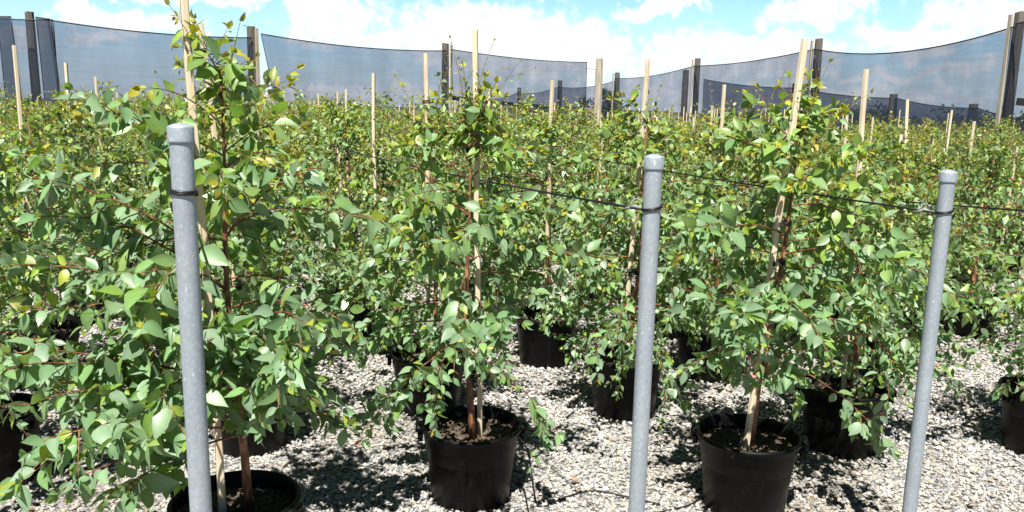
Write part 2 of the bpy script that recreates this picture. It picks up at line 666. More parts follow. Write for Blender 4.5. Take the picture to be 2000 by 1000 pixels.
# ------------------------------------------------------------------ where posts and wires run (the leaves keep clear of the wires)
U1 = np.array([-.36, 1.0])
U1 = U1 / np.linalg.norm(U1)
U3 = np.array([U1[0], U1[1], 0])
POSTS = [(352, 243, 1.60, 'leftmost galvanised steel pipe post with a domed cap and a black band'),
         (1278, 303, 2.02, 'middle galvanised steel pipe post, in front of the half hidden black pot'),
         (1853, 333, 2.44, 'rightmost galvanised steel pipe post, standing against bare sunny gravel')]
WIRE_ENDS = {}
for i_, py_ in ((1, 409), (2, 415)):
    t_ = at_y(*POSTS[i_][:3])
    c_ = at_y(POSTS[i_][0], py_, POSTS[i_][2])
    s_ = np.array([t_[0] - .026, t_[1], c_[2]])
    e_ = s_ + (U3 * 5.5 + [-.25, 0, -.05] if i_ == 1 else U3 * 6.0 + [.30, 0, .05])
    WIRE_ENDS[i_] = (s_, e_)
    WIRE_LINES.append((s_ - [0, 0, .01], s_ + (e_ - s_) * .45 - [0, 0, .02]))


# ------------------------------------------------------------------ pot, soil, stake, ties
def pot_mesh():
    a = Acc()
    add_lathe(a, [(.0, .004), (.150, .0), (.158, .006), (.172, .16), (.180, .238), (.1805, .240), (.1875, .243), (.190, .288), (.199, .291), (.2045, .298), (.2045, .306), (.200, .312),
                  (.193, .312), (.189, .306), (.186, .28), (.178, .19), (.16, .17)], 48)
    for s in (0, math.pi):           # two lifting lugs under the rim
        ax = np.array([[math.cos(s), math.sin(s), 0], [-math.sin(s), math.cos(s), 0], [0, 0, 1]])
        add_box(a, ax[0] * .209 + [0, 0, .300], (.026, .075, .020), ax)
        for q in (-.026, 0, .026):
            add_box(a, ax[0] * .203 + ax[1] * q + [0, 0, .268], (.020, .006, .040), ax)
    return a.mesh('pot', M['pot'])


def soil_mesh(seed):
    r = np.random.default_rng(seed)
    a = Acc()
    nr, ns = 14, 44
    v = [(0, 0, .262)]
    for i in range(1, nr + 1):
        for j in range(ns):
            th = j / ns * 6.283
            R = .1845 * i / nr
            v.append((R * math.cos(th), R * math.sin(th), .258 + r.normal(0, .0035) + .006 * math.sin(th * 2 + seed) * i / nr))
    tris = [(0, 1 + j, 1 + (j + 1) % ns) for j in range(ns)]
    quads = []
    for i in range(nr - 1):
        for j in range(ns):
            p0 = 1 + i * ns
            quads.append((p0 + j, p0 + ns + j, p0 + ns + (j + 1) % ns, p0 + (j + 1) % ns))
    a.add(np.array(v), tris, quads)
    for k in range(160):             # bark chips
        R, th = .175 * math.sqrt(r.random()), r.uniform(0, 6.283)
        q, _ = np.linalg.qr(r.normal(0, 1, (3, 3)))
        add_box(a, (R * math.cos(th), R * math.sin(th), .262), (r.uniform(.008, .022), r.uniform(.004, .009), r.uniform(.003, .006)), q)
    return a.mesh('soil', M['soil'], False)


def stake_mesh(base, top, w=.022, seed=0):
    r = np.random.default_rng(seed)
    a = Acc()
    base, top = np.array(base, float), np.array(top, float)
    n = 8
    tt = np.linspace(0, 1, n)[:, None]
    pts = base + (top - base) * tt + np.concatenate([r.normal(0, .0018, (n, 2)), np.zeros((n, 1))], 1)
    ang = r.uniform(0, 1.5)
    e = np.array([[math.cos(ang + k * math.pi / 2), math.sin(ang + k * math.pi / 2), 0] for k in range(4)])
    v, quads = [], []
    for i in range(n):
        for k in range(4):            # chamfered square section
            for s in (-1, 1):
                v.append(pts[i] + e[k] * w / 2 + e[(k + 1) % 4] * s * w * .36)
    for i in range(n - 1):
        for k in range(8):
            quads.append((i * 8 + k, i * 8 + (k + 1) % 8, i * 8 + 8 + (k + 1) % 8, i * 8 + 8 + k))
    b = (n - 1) * 8
    quads += [(b, b + 1, b + 2, b + 3), (b + 3, b + 4, b + 7, b), (b + 4, b + 5, b + 6, b + 7)]
    a.add(np.array(v), None, quads)
    return a.mesh('stake', M['stake'], False)


def tie_mesh(c, rx, seed=0):
    a = Acc()
    th = np.linspace(0, 6.283, 17)
    for dz in (-.006, .0, .006):
        add_tube(a, np.stack([c[0] + rx * np.cos(th), c[1] + rx * .8 * np.sin(th), c[2] + dz + .004 * np.sin(th + seed)], -1), .0028, 5)
    add_tube(a, [c + np.array([0, -rx, 0]), c + np.array([.01, -rx - .012, -.012]), c + np.array([.018, -rx - .012, -.04])], .002, 4)
    return a.mesh('tie', M['tie'])


POT = pot_mesh()
SOILS = [soil_mesh(i) for i in range(3)]


def sapling_root(x, y, label, group='potted saplings standing in rows on the gravel'):
    e = bpy.data.objects.new('potted_sapling', None)
    e.empty_display_size = .2
    e.location = (x, y, 0)
    COL.objects.link(e)
    return tag(e, label, 'sapling', group)


placed = []


def hero(x, y, label, seed, stake_top, stake_base=(0, 0), tpl=T_HI, tie_z=(.75, 1.1), stake_w=.019, potscale=1.0, **kw):
    """a near sapling with its own mesh; stake_top in world coordinates"""
    placed.append((x, y))
    root = sapling_root(x, y, label)
    po = link('pot', POT, root)
    po.rotation_euler.z = rng.uniform(-.4, .4)
    link('soil', SOILS[seed % 3], root).rotation_euler.z = rng.uniform(0, 6)
    b = np.array([stake_base[0], stake_base[1], .24])
    t = np.array(stake_top) - [x, y, 0]
    lean = ((t[0] - b[0]) / (t[2] - b[2]), (t[1] - b[1]) / (t[2] - b[2]))
    offs = kw.pop('offs', (.03, -.015))
    o2 = (b[0] - lean[0] * .24 + offs[0], b[1] - lean[1] * .24 + offs[1])
    wood, lf, axis, n = grow(seed, tpl, lean=lean, offs=o2, org=np.array([x, y, 0.0]), **kw)
    link('trunk', wood.mesh('trunk', M['bark']), root)
    link('foliage', lf.mesh('foliage', M['leaf']), root)
    link('stake', stake_mesh(b, t, stake_w, seed), root)
    for z in tie_z:
        c = (b + (t - b) * ((z - b[2]) / (t[2] - b[2])) + axis(z)) / 2
        link('tie', tie_mesh(c, .028, z), root)
    print('sapling leaves', n)
    return root


# local end points for the low limbs, read off the photograph as real places
def loc(root_xy, px, py, y):
    p = at_y(px, py, y)
    return (p[0] - root_xy[0], p[1] - root_xy[1], p[2])


# front left plant
r1 = (-.87, 2.40)
hero(*r1, 'largest front sapling, behind the leftmost steel post, long red shoots reaching left over gravel', 101,
     at_y(358, -40, 2.36), stake_base=(-.03, -.03), stake_w=.021, height=1.66, crown0=.74, reach=.45, nb=29, offs=(.055, .05), size=.094, spacing=.060, twigs=3,
     extra=[(.62, loc(r1, 25, 945, 1.85), .12, .098, .060, .35), (.66, loc(r1, 15, 720, 2.0), .10, .098, .060, .35),
            (.80, loc(r1, 300, 790, 1.9), .05, .096, .060, .4), (.80, loc(r1, 20, 520, 2.05), .16, .096, .060, .3),
            (.58, loc(r1, 690, 830, 2.35), .08, .075, .06, .45), (.85, loc(r1, 620, 640, 2.1), .10, .096, .060, .4),
            (.98, loc(r1, 60, 430, 2.2), .16, .092, .060, .3), (.52, loc(r1, 190, 985, 1.85), .06, .10, .095, .55),
            (1.15, loc(r1, 640, 330, 2.2), .10, .08, .055, .35), (1.30, loc(r1, 200, 215, 2.1), .10, .092, .060, .3),
            (1.05, loc(r1, 100, 360, 2.2), .10, .092, .060, .35),
            (.70, loc(r1, 95, 800, 2.05), .10, .092, .055, .35), (.74, loc(r1, 235, 690, 2.1), .08, .090, .055, .35), (.82, loc(r1, 60, 610, 2.1), .12, .090, .055, .35),
            (.60, loc(r1, 150, 880, 1.95), .10, .092, .06, .4), (.70, loc(r1, 330, 620, 2.0), .05, .088, .055, .35), (.72, loc(r1, 470, 720, 2.15), .08, .088, .055, .35),
            (.56, loc(r1, 45, 890, 1.75), .14, .094, .060, .35), (.54, loc(r1, 120, 965, 1.78), .12, .094, .060, .35), (.62, loc(r1, 5, 800, 1.9), .12, .094, .060, .35), (.56, loc(r1, 255, 865, 1.85), .08, .092, .06, .4), (.66, loc(r1, -40, 700, 2.0), .12, .092, .06, .35),
            (.60, loc(r1, 520, 800, 2.15), .08, .088, .055, .35), (.55, loc(r1, 400, 760, 2.0), .06, .088, .055, .4), (.66, loc(r1, 610, 740, 2.2), .10, .088, .055, .4),
            (.76, loc(r1, 565, 700, 2.1), .08, .090, .055, .35), (.80, loc(r1, 425, 640, 2.05), .05, .088, .055, .35)],
     leader=[(1.50, loc(r1, 470, 40, 2.3), .055), (1.45, loc(r1, 545, 180, 2.2), .05), (1.55, loc(r1, 330, 10, 2.3), .05), (1.4, loc(r1, 500, 110, 2.35), .06)])
# front middle
r2 = (-.15, 3.06)
hero(*r2, 'front sapling in the whole black pot left of centre, bare red trunk tied upright', 102,
     at_y(928, 58, 3.05), stake_base=(.035, .0), height=1.48, crown0=.76, reach=.46, nb=27, size=.080, offs=(-.035, -.02), tie_z=(.52, .8, 1.1, 1.4),
     extra=[(.60, loc(r2, 1095, 850, 2.85), .10, .066, .05, .62), (.62, loc(r2, 700, 850, 2.85), .16, .078, .045, .4), (.66, loc(r2, 770, 800, 2.8), .12, .076, .045, .4),
            (.72, loc(r2, 680, 690, 3.0), .12, .076, .045, .4), (.70, loc(r2, 830, 790, 2.75), .08, .072, .045, .4)],
     leader=[(1.40, loc(r2, 905, 130, 3.0), .06), (1.40, loc(r2, 950, 150, 2.98), .06), (1.40, loc(r2, 855, 150, 3.0), .055), (1.45, loc(r2, 880, 75, 3.0), .04), (1.40, loc(r2, 1015, 120, 3.0), .045), (1.5, loc(r2, 965, 80, 3.05), .03), (1.4, loc(r2, 790, 170, 3.0), .06), (1.35, loc(r2, 985, 190, 2.95), .055)])
# front right
r3 = (.95, 3.02)
hero(*r3, 'sapling at front right with a pink ribbon, its pale stake leaning to the right', 103,
     at_y(1574, 76, 3.0), stake_base=(-.02, -.03), stake_w=.021, height=1.52, crown0=.76, reach=.46, nb=26, size=.084, offs=(.03, .015), tie_z=(.78, 1.0, 1.15, 1.3),
     extra=[(.62, loc(r3, 1745, 880, 2.85), .14, .074, .05, .5), (.66, loc(r3, 1330, 730, 2.9), .10, .066, .045, .45), (.70, loc(r3, 1440, 590, 2.6), .10, .085, .05, .4),
            (.68, loc(r3, 1560, 780, 2.75), .06, .082, .055, .35)],
     leader=[(1.35, loc(r3, 1540, 150, 2.95), .055), (1.35, loc(r3, 1590, 190, 2.95), .06), (1.4, loc(r3, 1620, 120, 2.95), .045), (1.35, loc(r3, 1700, 180, 3.0), .05), (1.3, loc(r3, 1480, 170, 3.0), .05)])
rib = Acc()
rr = np.random.default_rng(3)
for k in range(9):                       # loose ends of the ribbon on the stem
    a0 = np.array([.03, -.03, .60 + .02 * rr.normal()])
    d = unit(np.array([rr.normal() * 1.2, -.5 + .5 * rr.normal(), rr.normal() * .5 - .2]))
    pts = arc(rr, a0, d, rr.uniform(.06, .12), 5, 6, .6)
    nrm = unit(rr.normal(0, 1, 3))
    v = np.concatenate([pts + nrm * .010, pts - nrm * .010])
    rib.add(v, None, [(i, i + 1, 8 + i, 7 + i) for i in range(6)])
third = [o for o in bpy.data.objects if o.get('label', '').startswith('sapling at front right')][0]
link('ribbon', rib.mesh('ribbon', M['ribbon']), third)
# second line
r4 = (1.57, 3.62)
hero(*r4, 'sapling in the black pot just left of the rightmost steel post', 104, at_y(1691, 135, 3.62), height=1.22, crown0=.44, reach=.52, nb=30, size=.068, extra=[(.55, loc(r4, 1600, 690, 3.4), .08, .066, .045, .35), (.55, loc(r4, 1760, 720, 3.45), .10, .066, .045, .35), (.6, loc(r4, 1890, 690, 3.6), .12, .066, .045, .35), (.6, loc(r4, 1700, 640, 3.3), .12, .066, .045, .35)],
     leader=[(1.1, (.2, -.1, 1.5), .04), (1.1, (-.2, .05, 1.46), .045), (1.0, (.35, .1, 1.4), .04)])
r5 = (.60, 4.02)
hero(*r5, 'sapling whose black pot is half hidden behind the middle steel post', 105, at_y(1266, 116, 4.0), stake_base=(-.02, 0), height=1.52, crown0=.42, reach=.52, nb=33, size=.068,
     extra=[(.5, loc(r5, 1115, 690, 3.9), .10, .068, .045, .35), (.5, loc(r5, 1205, 775, 3.72), .10, .066, .045, .35), (.5, loc(r5, 1310, 705, 3.8), .10, .066, .045, .35), (.58, loc(r5, 1060, 640, 4.0), .12, .068, .045, .35), (.55, loc(r5, 1150, 720, 3.8), .12, .068, .045, .35)],
     leader=[(1.4, loc(r5, 1290, 170, 3.95), .05), (1.4, loc(r5, 1190, 190, 3.95), .06)])
r7 = (-1.19, 3.52)
hero(*r7, 'sapling in the dark pot right behind the largest front left sapling', 106, at_y(391, 45, 3.5), height=1.34, crown0=.60, reach=.44, nb=26, size=.072)
r8 = (-.42, 4.02)
hero(*r8, 'sapling behind the left of centre pot, its bare stake tied twice near the top', 107, at_y(832, 104, 4.0), stake_base=(.0, .0), height=1.34, crown0=.48, reach=.50, nb=31, size=.068, tie_z=(.9, 1.3, 1.58),
     extra=[(.55, loc(r8, 700, 700, 3.9), .12, .070, .045, .35), (.5, loc(r8, 840, 690, 3.75), .10, .068, .045, .35), (.55, loc(r8, 760, 660, 3.7), .10, .070, .045, .35)],
     leader=[(1.35, loc(r8, 775, 150, 3.95), .055), (1.35, loc(r8, 870, 110, 3.95), .06), (1.3, loc(r8, 720, 200, 3.95), .05)])
rl = (-2.12, 3.1)
hero(*rl, 'sapling at the left edge of the photo, foreground, its crown cut by the frame', 108, (-2.15, 3.1, 1.5), height=1.40, crown0=.40, reach=.55, nb=30, size=.074, tpl=T_MID)
r10 = (2.53, 3.62)
hero(*r10, 'sapling cut by the right edge of the photo, its pot beyond the rightmost post', 109, (2.56, 3.62, 1.42), height=1.24, crown0=.42, reach=.50, nb=28, size=.066, tpl=T_MID)

# ------------------------------------------------------------------ the rest of the rows: shared meshes
def wisps(k):
    r = np.random.default_rng(900 + k)
    res = []
    for _ in range(7 if k < 50 else 4):
        th, q = r.uniform(0, 6.28), r.uniform(.08, .42)
        res.append((r.uniform(1.0, 1.2), (q * math.cos(th), q * math.sin(th), r.uniform(1.28, 1.54) - .25 * q), r.uniform(.036, .056)))
    return res


KINDS = []
for i in range(7):
    wood, lf, axis, n = grow(300 + i, T_MID, height=rng.uniform(1.24, 1.36), leader=wisps(i), crown0=.37, reach=.53 * rng.uniform(.82, 1.1), nb=29, size=.067, sides=4, twigs=5, spacing=.046)
    KINDS.append((wood.mesh('trunk', M['bark']), lf.mesh('foliage', M['leaf'])))
FAR = []
for i in range(5):
    wood, lf, axis, n = grow(400 + i, T_LO, height=rng.uniform(1.24, 1.36), leader=wisps(i + 50), crown0=.3, reach=.54, nb=26, size=.074, sides=3, twigs=4, spacing=.058)
    FAR.append((wood.mesh('trunk', M['bark']), lf.mesh('foliage', M['leaf'])))
STAKE = stake_mesh((0, 0, 0), (0, 0, 1.0), .019, 9)
STAKE2 = stake_mesh((0, 0, 0), (0, 0, 1.0), .017, 10)
TIE = tie_mesh(np.array([.0, 0, 0]), .03)
ncopy = 0


def common(x, y, stake_h, label, group='potted saplings standing in rows on the gravel', scale=None, dz=(0, 0)):
    global ncopy
    placed.append((x, y))
    d = math.hypot(x, y)
    root = sapling_root(x, y, label, group)
    s = scale or rng.uniform(.90, 1.10) * (1.12 if x < -1.5 else 1.06 if x < 1.2 else 1)
    k = ncopy
    ncopy += 1
    tr, lf = (KINDS[k % 7] if d < 9 else FAR[k % 5])
    rz = rng.uniform(0, 6.283)
    for nm, me in (('trunk', tr), ('foliage', lf)):
        o = link(nm, me, root)
        o.rotation_euler.z = rz
        o.scale = (s, s, s)
    link('pot', POT, root).rotation_euler.z = rz
    if d < 9:
        link('soil', SOILS[k % 3], root).rotation_euler.z = rz
    st = link('stake', STAKE if k % 2 else STAKE2, root, (-.012, .0, .22))
    st.scale = (1, 1, stake_h - .22)
    st.rotation_euler = (rng.normal(0, .012) + dz[0], rng.normal(0, .012) + dz[1], rng.uniform(0, 3))
    if d < 6.5:
        for z in (.7, 1.15):
            link('tie', TIE, root, (.0, .01, z))
    return root


# saplings whose bare stake the photo shows: stake top in the photo, metres ahead, label
STAKES = [
    (30, 88, 4.3, 'sapling near the left edge with a tall bare stake below the leftmost fence post'),
    (138, 123, 5.6, 'sapling at left whose bare pale stake stands just right of the dark net overlap'),
    (192, 150, 7.0, 'sapling at left, short stake tip behind the largest sapling\'s outer leaves'),
    (735, 143, 5.05, 'sapling with a tall clean bare stake standing alone left of the twin tied stakes'),
    (957, 168, 6.1, 'sapling whose thin stake shows just right of the tallest stake at centre'),
    (1080, 157, 4.85, 'sapling with a tall bare stake midway between the tallest stake and the lone post'),
    (1415, 165, 4.65, 'sapling with a tall bare stake below the panel where the low back net begins'),
    (1800, 194, 5.3, 'sapling with a leaning bare stake just left of the rightmost steel post\'s top'),
    (1857, 215, 6.9, 'sapling with a bare stake straight above the rightmost steel post'),
    (1908, 237, 6.4, 'sapling with a short bare stake right of the rightmost steel post'),
    (1397, 207, 6.2, 'sapling with a shorter stake just left of a taller bare one, right of centre'),
    (1660, 222, 6.0, 'sapling with a short stake between the leaning front stake and the tall white stake'),
    (1537, 220, 6.7, 'sapling with a short stake tip just left of the leaning front right stake'),
    (1291, 211, 7.6, 'sapling with a slim bare stake right of the middle steel post'),
    (1038, 207, 8.0, 'sapling with a slim stake left of the tall bare stake at centre'),
    (1121, 203, 8.6, 'sapling with a small bare stake left of the grey lone timber post'),
    (680, 174, 7.2, 'far sapling left of centre, its stake the tallest of the small cluster'),
    (658, 179, 8.3, 'far sapling left of centre, second stake from right in the small cluster'),
    (630, 183, 9.4, 'far sapling left of centre, third stake from right in the small cluster'),
    (614, 196, 11.0, 'far sapling at left of centre, right one of two close small stakes'),
    (608, 199, 12.0, 'far sapling at left of centre, left one of two close small stakes'),
    (585, 209, 12.5, 'far sapling with a low stake left of two close small stakes'),
    (566, 200, 13.5, 'far sapling with the leftmost small stake right of the second fence post'),
    (895, 196, 8.8, 'far sapling whose short stake shows left of the front middle tall stake'),
    (1178, 223, 9.5, 'far sapling with a short stake close right of the grey lone timber post'),
    (1358, 229, 8.8, 'far sapling with a short stake below the second dark post of the right net'),
    (1709, 229, 8.6, 'far sapling with a short stake close right of the tall white stake'),
    (1250, 232, 10.5, 'far sapling with a stake tip left of the slim stake near the middle steel post'),
    (812, 205, 9.5, 'far sapling with a stake tip left of the twice tied stake'),
    (1590, 236, 9.0, 'far sapling with a stake tip under the third dark post of the right net'),
]
for px, py, y, lab in STAKES:
    q = at_y(px, py, y)
    common(q[0], q[1], q[2], lab, dz=(0, .03) if px == 1800 else (0, 0))
# second and third pots in the near rows that only their pots or crowns single out
for x, y, lab in [(-1.40, 4.45, 'sapling two pots behind the largest front sapling, beside the bare gravel gap'),
                  (2.23, 4.72, 'sapling whose low pot peeks out behind the rightmost steel post'),
                  (1.87, 5.52, 'sapling with a small dark pot seen between the two front right pots'),
                  ]:
    common(x, y, 1.45, lab)

# the lattice of rows
U1 = np.array([-.36, 1.0])
U1 = U1 / np.linalg.norm(U1)
cand = []
for row in range(-26, 30):
    base = np.array([-.15, 3.06]) + row * np.array([.95, .40])
    for k in range(-16, 34):
        q = base + U1 * (1.06 * k + .25 * math.sin(row * 2.3)) + rng.normal(0, .06, 2)
        cand.append(q)
cand.sort(key=lambda q: q[1])


def inframe(q, mrg):
    return abs(q[0]) < q[1] * .66 + mrg


LAB_NEAR = 'young leafy sapling in the crowded middle rows with no stake showing above it'
LAB_FAR = 'distant young sapling in the packed back rows before the shade nets'
far_rest = []
for q in cand:
    if q[1] < 3.2 or not inframe(q, .9):
        continue
    if q[1] < 4.4 and -2.0 < q[0] < 2.3:
        continue
    if any((q[0] - a) ** 2 + (q[1] - b) ** 2 < .62 ** 2 for a, b in placed):
        continue
    if q[1] > 27 or (q[0] > 0 and q[1] > 34 - 1.45 * q[0]):
        continue
    if len(placed) >= 290 or q[1] > 19:
        far_rest.append(q)
        continue
    far = math.hypot(*q) > 9
    common(q[0], q[1], rng.uniform(1.52, 1.74) if far and rng.random() < .34 else rng.uniform(1.15, 1.36), LAB_FAR if far else LAB_NEAR,
           'potted saplings in the far rows' if far else 'potted saplings standing in rows on the gravel', scale=rng.uniform(.86, 1.10) * (1.12 if q[0] < -1.5 else 1.06 if q[0] < 1.2 else 1))
print('saplings', len(placed), 'mass', len(far_rest))
# everything beyond that reads as one green mass
mass = Acc()
rm = np.random.default_rng(77)
lv = Leaves()
for q in far_rest:
    hgt = rm.uniform(1.25, 1.5)
    for k in range(90):
        th, rad = rm.uniform(0, 6.283), .55 * math.sqrt(rm.random())
        z = rm.uniform(.75, hgt) - .35 * rad
        sz = rm.uniform(.10, .16)
        lv.put((q[0] + rad * math.cos(th), q[1] + rad * math.sin(th), z), unit(rm.normal(0, 1, 3) + [0, 0, -.3]), rm.normal(0, .7, 3) + [0, -.3, .6], sz, sz * .6, leaf_col(rm, rm.random(), z / 1.5))
    if rm.random() < .5:
        add_tube(mass, [(q[0], q[1], .1), (q[0], q[1], rm.uniform(1.5, 1.72))], .011, 4, (.62, .5, .3))
lv.build(mass, T_LO, rm)
tag(link('sapling_rows', mass.mesh('sapling_rows', M['leaf'])), 'green mass of the farthest sapling rows below the shade nets', 'sapling rows', kind='stuff')

# ------------------------------------------------------------------ steel posts and wires
PR = .0222
post_xy = []
for px, py, y, lab in POSTS:
    t = at_y(px, py, y)
    post_xy.append(t)
    root = bpy.data.objects.new('steel_post', None)
    root.location = (t[0], t[1], 0)
    COL.objects.link(root)
    tag(root, lab, 'post', 'galvanised steel row end posts')
    h = t[2]
    a = Acc()
    add_lathe(a, [(PR, -.15), (PR, .3), (PR, .7), (PR, 1.1), (PR, h - .02)], 32)
    link('pipe', a.mesh('pipe', M['steel']), root)
    a = Acc()
    R = PR + .0022
    add_lathe(a, [(PR + .0004, h - .034), (R + .0005, h - .035), (R + .0012, h - .033), (R + .0008, h - .029), (R + .0008, h - .0065), (R + .0001, h - .004), (R - .002, h - .0024), (R - .011, h + .0010), (.006, h + .0028), (.0005, h + .003)], 32)
    link('cap', a.mesh('cap', M['steel']), root)


def ring(acc, c, rad, rw, tilt=(0, 0), turns=1):
    th = np.linspace(0, 6.283 * turns, 24 * turns + 1)
    add_tube(acc, np.stack([c[0] + rad * np.cos(th), c[1] + rad * np.sin(th), c[2] + tilt[0] * np.cos(th) + tilt[1] * np.sin(th) + .0035 * th / 6.283], -1), rw, 6)


def sagged(a, b, sag, n=24):
    t = np.linspace(0, 1, n)[:, None]
    p = a + (b - a) * t
    p[:, 2] -= sag * 4 * (t[:, 0] * (1 - t[:, 0]))
    return p


U3 = np.array([U1[0], U1[1], 0])
WIRE = [(0, 378, 'black wire looped round the leftmost steel post, vanishing into the leaves behind'),
        (1, 409, 'black row wire tied round the middle steel post and running back left'),
        (2, 415, 'black row wire tied round the rightmost steel post, crossing behind the middle post')]
for i, py, lab in WIRE:
    t = post_xy[i]
    px = POSTS[i][0] + (py - POSTS[i][1]) * .03
    c = at_y(px - (10 if i else 0), py, POSTS[i][2])
    c[0], c[1] = t[0], t[1]
    a = Acc()
    ring(a, c, PR + .0022, .0026 if i else .0034, (.004, .002) if i else (-.0025, .001), 2)
    s = c + np.array([-.026, .0, 0])
    e = {0: s + U3 * 3.2 + [-.1, 0, -.05], 1: s + U3 * 5.5 + [-.25, 0, -.05], 2: s + U3 * 6.0 + [.30, 0, .05]}[i]
    add_tube(a, sagged(s, e, .03), .0036, 6)
    if i == 0:
        add_tube(a, sagged(s + [0, 0, -.02], s + np.array([-.04, .10, -.05]), .004, 8), .003, 6)
    tag(link('row_wire', a.mesh('row_wire', M['wire'])), lab, 'wire', 'black row wires')
    if i:
        b = Acc()
        q = s + np.array([-.004, .05, .004])
        th = np.linspace(.2, 3.0, 12)
        add_tube(b, np.stack([q[0] - .016 * np.cos(th), q[1] + .01 * np.sin(th), q[2] - .006 + .022 * np.sin(th)], -1), .0022, 6)
        add_tube(b, [q + [-.03, 0, -.008], q + [-.004, 0, -.004], q + [.02, -.02, -.008]], [.002, .007, .002], 8)
        tag(link('wire_strainer', b.mesh('wire_strainer', M['strainer'])), 'small dull zinc wire strainer hooked behind the %s post' % ('middle steel' if i == 1 else 'rightmost steel'), 'strainer')
# wire of the row whose end post stands out of the frame at right
a = Acc()
e = at_y(2140, 421, 2.62)
s = at_y(1430, 360, 5.2)
add_tube(a, sagged(e, s, .012), .0036, 6)
tag(link('row_wire', a.mesh('row_wire', M['wire'])), 'black row wire passing behind the rightmost steel post and out of the right edge', 'wire', 'black row wires')

# ------------------------------------------------------------------ drip hoses
HOSES = [([(1000, 845, .27), (1012, 850, .29), (1030, 875, .17), (1038, 920, .06), (1046, 985, .012), (1062, 992, .012), (1110, 968, .012), (1160, 956, .012), (1215, 968, .012), (1290, 985, .012)],
          'thin black drip hose trailing from the left of centre pot across the gravel'),
         ([(1452, 845, .272), (1446, 868, .322), (1432, 890, .29), (1404, 940, .09), (1378, 968, .012), (1345, 988, .012), (1290, 1000, .012), (1220, 1015, .012)],
          'thin black drip hose over the rim of the ribboned sapling\'s pot'),
         ([(1164, 735, .25), (1160, 752, .16), (1150, 775, .02), (1130, 800, .012), (1105, 815, .012)],
          'thin black drip hose looping from the pot behind the middle steel post'),
         ([(1800, 842, .012), (1835, 840, .012), (1865, 833, .012), (1895, 822, .012), (1930, 806, .012), (1965, 790, .03)],
          'thin black drip hose on sunny gravel right of the rightmost post'),
         ([(1012, 935, .012), (1025, 960, .012), (1032, 1000, .012), (1036, 1040, .012)],
          'short thin drip hose end beside the left of centre pot')]
for pts, lab in HOSES:
    P = np.array([at_z(*q) for q in pts])
    t = np.linspace(0, len(P) - 1, 60)
    sp = np.stack([np.interp(t, np.arange(len(P)), P[:, k]) for k in range(3)], -1)
    for _ in range(6):
        sp[1:-1] = (sp[:-2] + sp[1:-1] * 2 + sp[2:]) / 4
    a = Acc()
    add_tube(a, sp, .0036, 6)
    tag(link('drip_hose', a.mesh('drip_hose', M['rubber'])), lab, 'hose', 'drip irrigation hoses')

# ------------------------------------------------------------------ ground and gravel
a = Acc()
g = 900.0
xs = np.array([-g, -60, -12, -4, 0, 4, 12, 60, g])
ys = np.array([-g, -60, -6, 1, 4, 9, 20, 70, g])
V = np.array([(x, y, 0) for y in ys for x in xs])
n = len(xs)
a.add(V, None, [(j * n + i, j * n + i + 1, j * n + n + i + 1, j * n + n + i) for j in range(len(ys) - 1) for i in range(n - 1)])
tag(link('ground', a.mesh('ground', M['gravel'])), 'pale gravel yard', kind='structure')

ico = np.array([(0, 1, 1.618), (0, 1, -1.618), (0, -1, 1.618), (0, -1, -1.618), (1, 1.618, 0), (1, -1.618, 0), (-1, 1.618, 0), (-1, -1.618, 0), (1.618, 0, 1), (1.618, 0, -1), (-1.618, 0, 1), (-1.618, 0, -1)]) / 1.902
icf = []
for i in range(12):
    for j in range(i + 1, 12):
        for k in range(j + 1, 12):
            if all(abs(np.linalg.norm(ico[p_] - ico[q_]) - 1.0515) < .02 for p_, q_ in ((i, j), (j, k), (i, k))):
                nrm = np.cross(ico[j] - ico[i], ico[k] - ico[i])
                icf.append((i, j, k) if nrm @ (ico[i] + ico[j] + ico[k]) > 0 else (i, k, j))
icf = np.array(icf)


def stones(acc, y0, y1, per_m2, r0, r1, seed):
    r = np.random.default_rng(seed)
    w = .68 * y1 + .3
    n = int(per_m2 * 2 * w * (y1 - y0))
    x, y = r.uniform(-w, w, n), r.uniform(y0, y1, n)
    ok = np.abs(x) < .68 * y + .3
    x, y = x[ok], y[ok]
    n = len(x)
    R = r.uniform(r0, r1, n) * r.choice([.75, 1, 1, 1.25], n)
    V = ico[None] * r.uniform(.72, 1.2, (n, 12, 1))
    V = V * np.stack([np.ones(n), r.uniform(.6, .95, n), r.uniform(.42, .7, n)], -1)[:, None]
    yaw, tl = r.uniform(0, 6.283, n), r.normal(0, .35, n)
    ct, st = np.cos(tl)[:, None], np.sin(tl)[:, None]
    V = np.stack([V[..., 0] * ct - V[..., 2] * st, V[..., 1], V[..., 0] * st + V[..., 2] * ct], -1)
    c, s = np.cos(yaw)[:, None], np.sin(yaw)[:, None]
    V = np.stack([V[..., 0] * c - V[..., 1] * s, V[..., 0] * s + V[..., 1] * c, V[..., 2]], -1) * R[:, None, None]
    V += np.stack([x, y, R * r.uniform(.15, .85, n)], -1)[:, None]
    pal = np.array([[.58, .56, .51], [.50, .49, .46], [.41, .415, .42], [.31, .325, .35], [.54, .48, .39], [.68, .67, .64], [.47, .38, .28], [.24, .25, .27]]) * .72
    C = pal[r.choice(8, n, p=[.25, .2, .16, .11, .1, .1, .03, .05])] * r.uniform(.85, 1.15, (n, 1))
    dirt = np.sin(x * 2.1 + 1.3 * np.sin(y * 1.7)) * np.sin(y * 2.6 + 1.1 * np.sin(x * 1.3 + 2)) + .6 * np.sin(x * 6.3 + y * 4.1) * np.sin(y * 7.7 - x * 2.2)
    dirt = np.clip(dirt, 0, 1)[:, None]
    C = C * (1 - dirt * np.array([.16, .19, .24]))
    acc.add(V.reshape(-1, 3), (icf[None] + (np.arange(n) * 12)[:, None, None]).reshape(-1, 3), None, np.repeat(C, 12, 0))
    return n


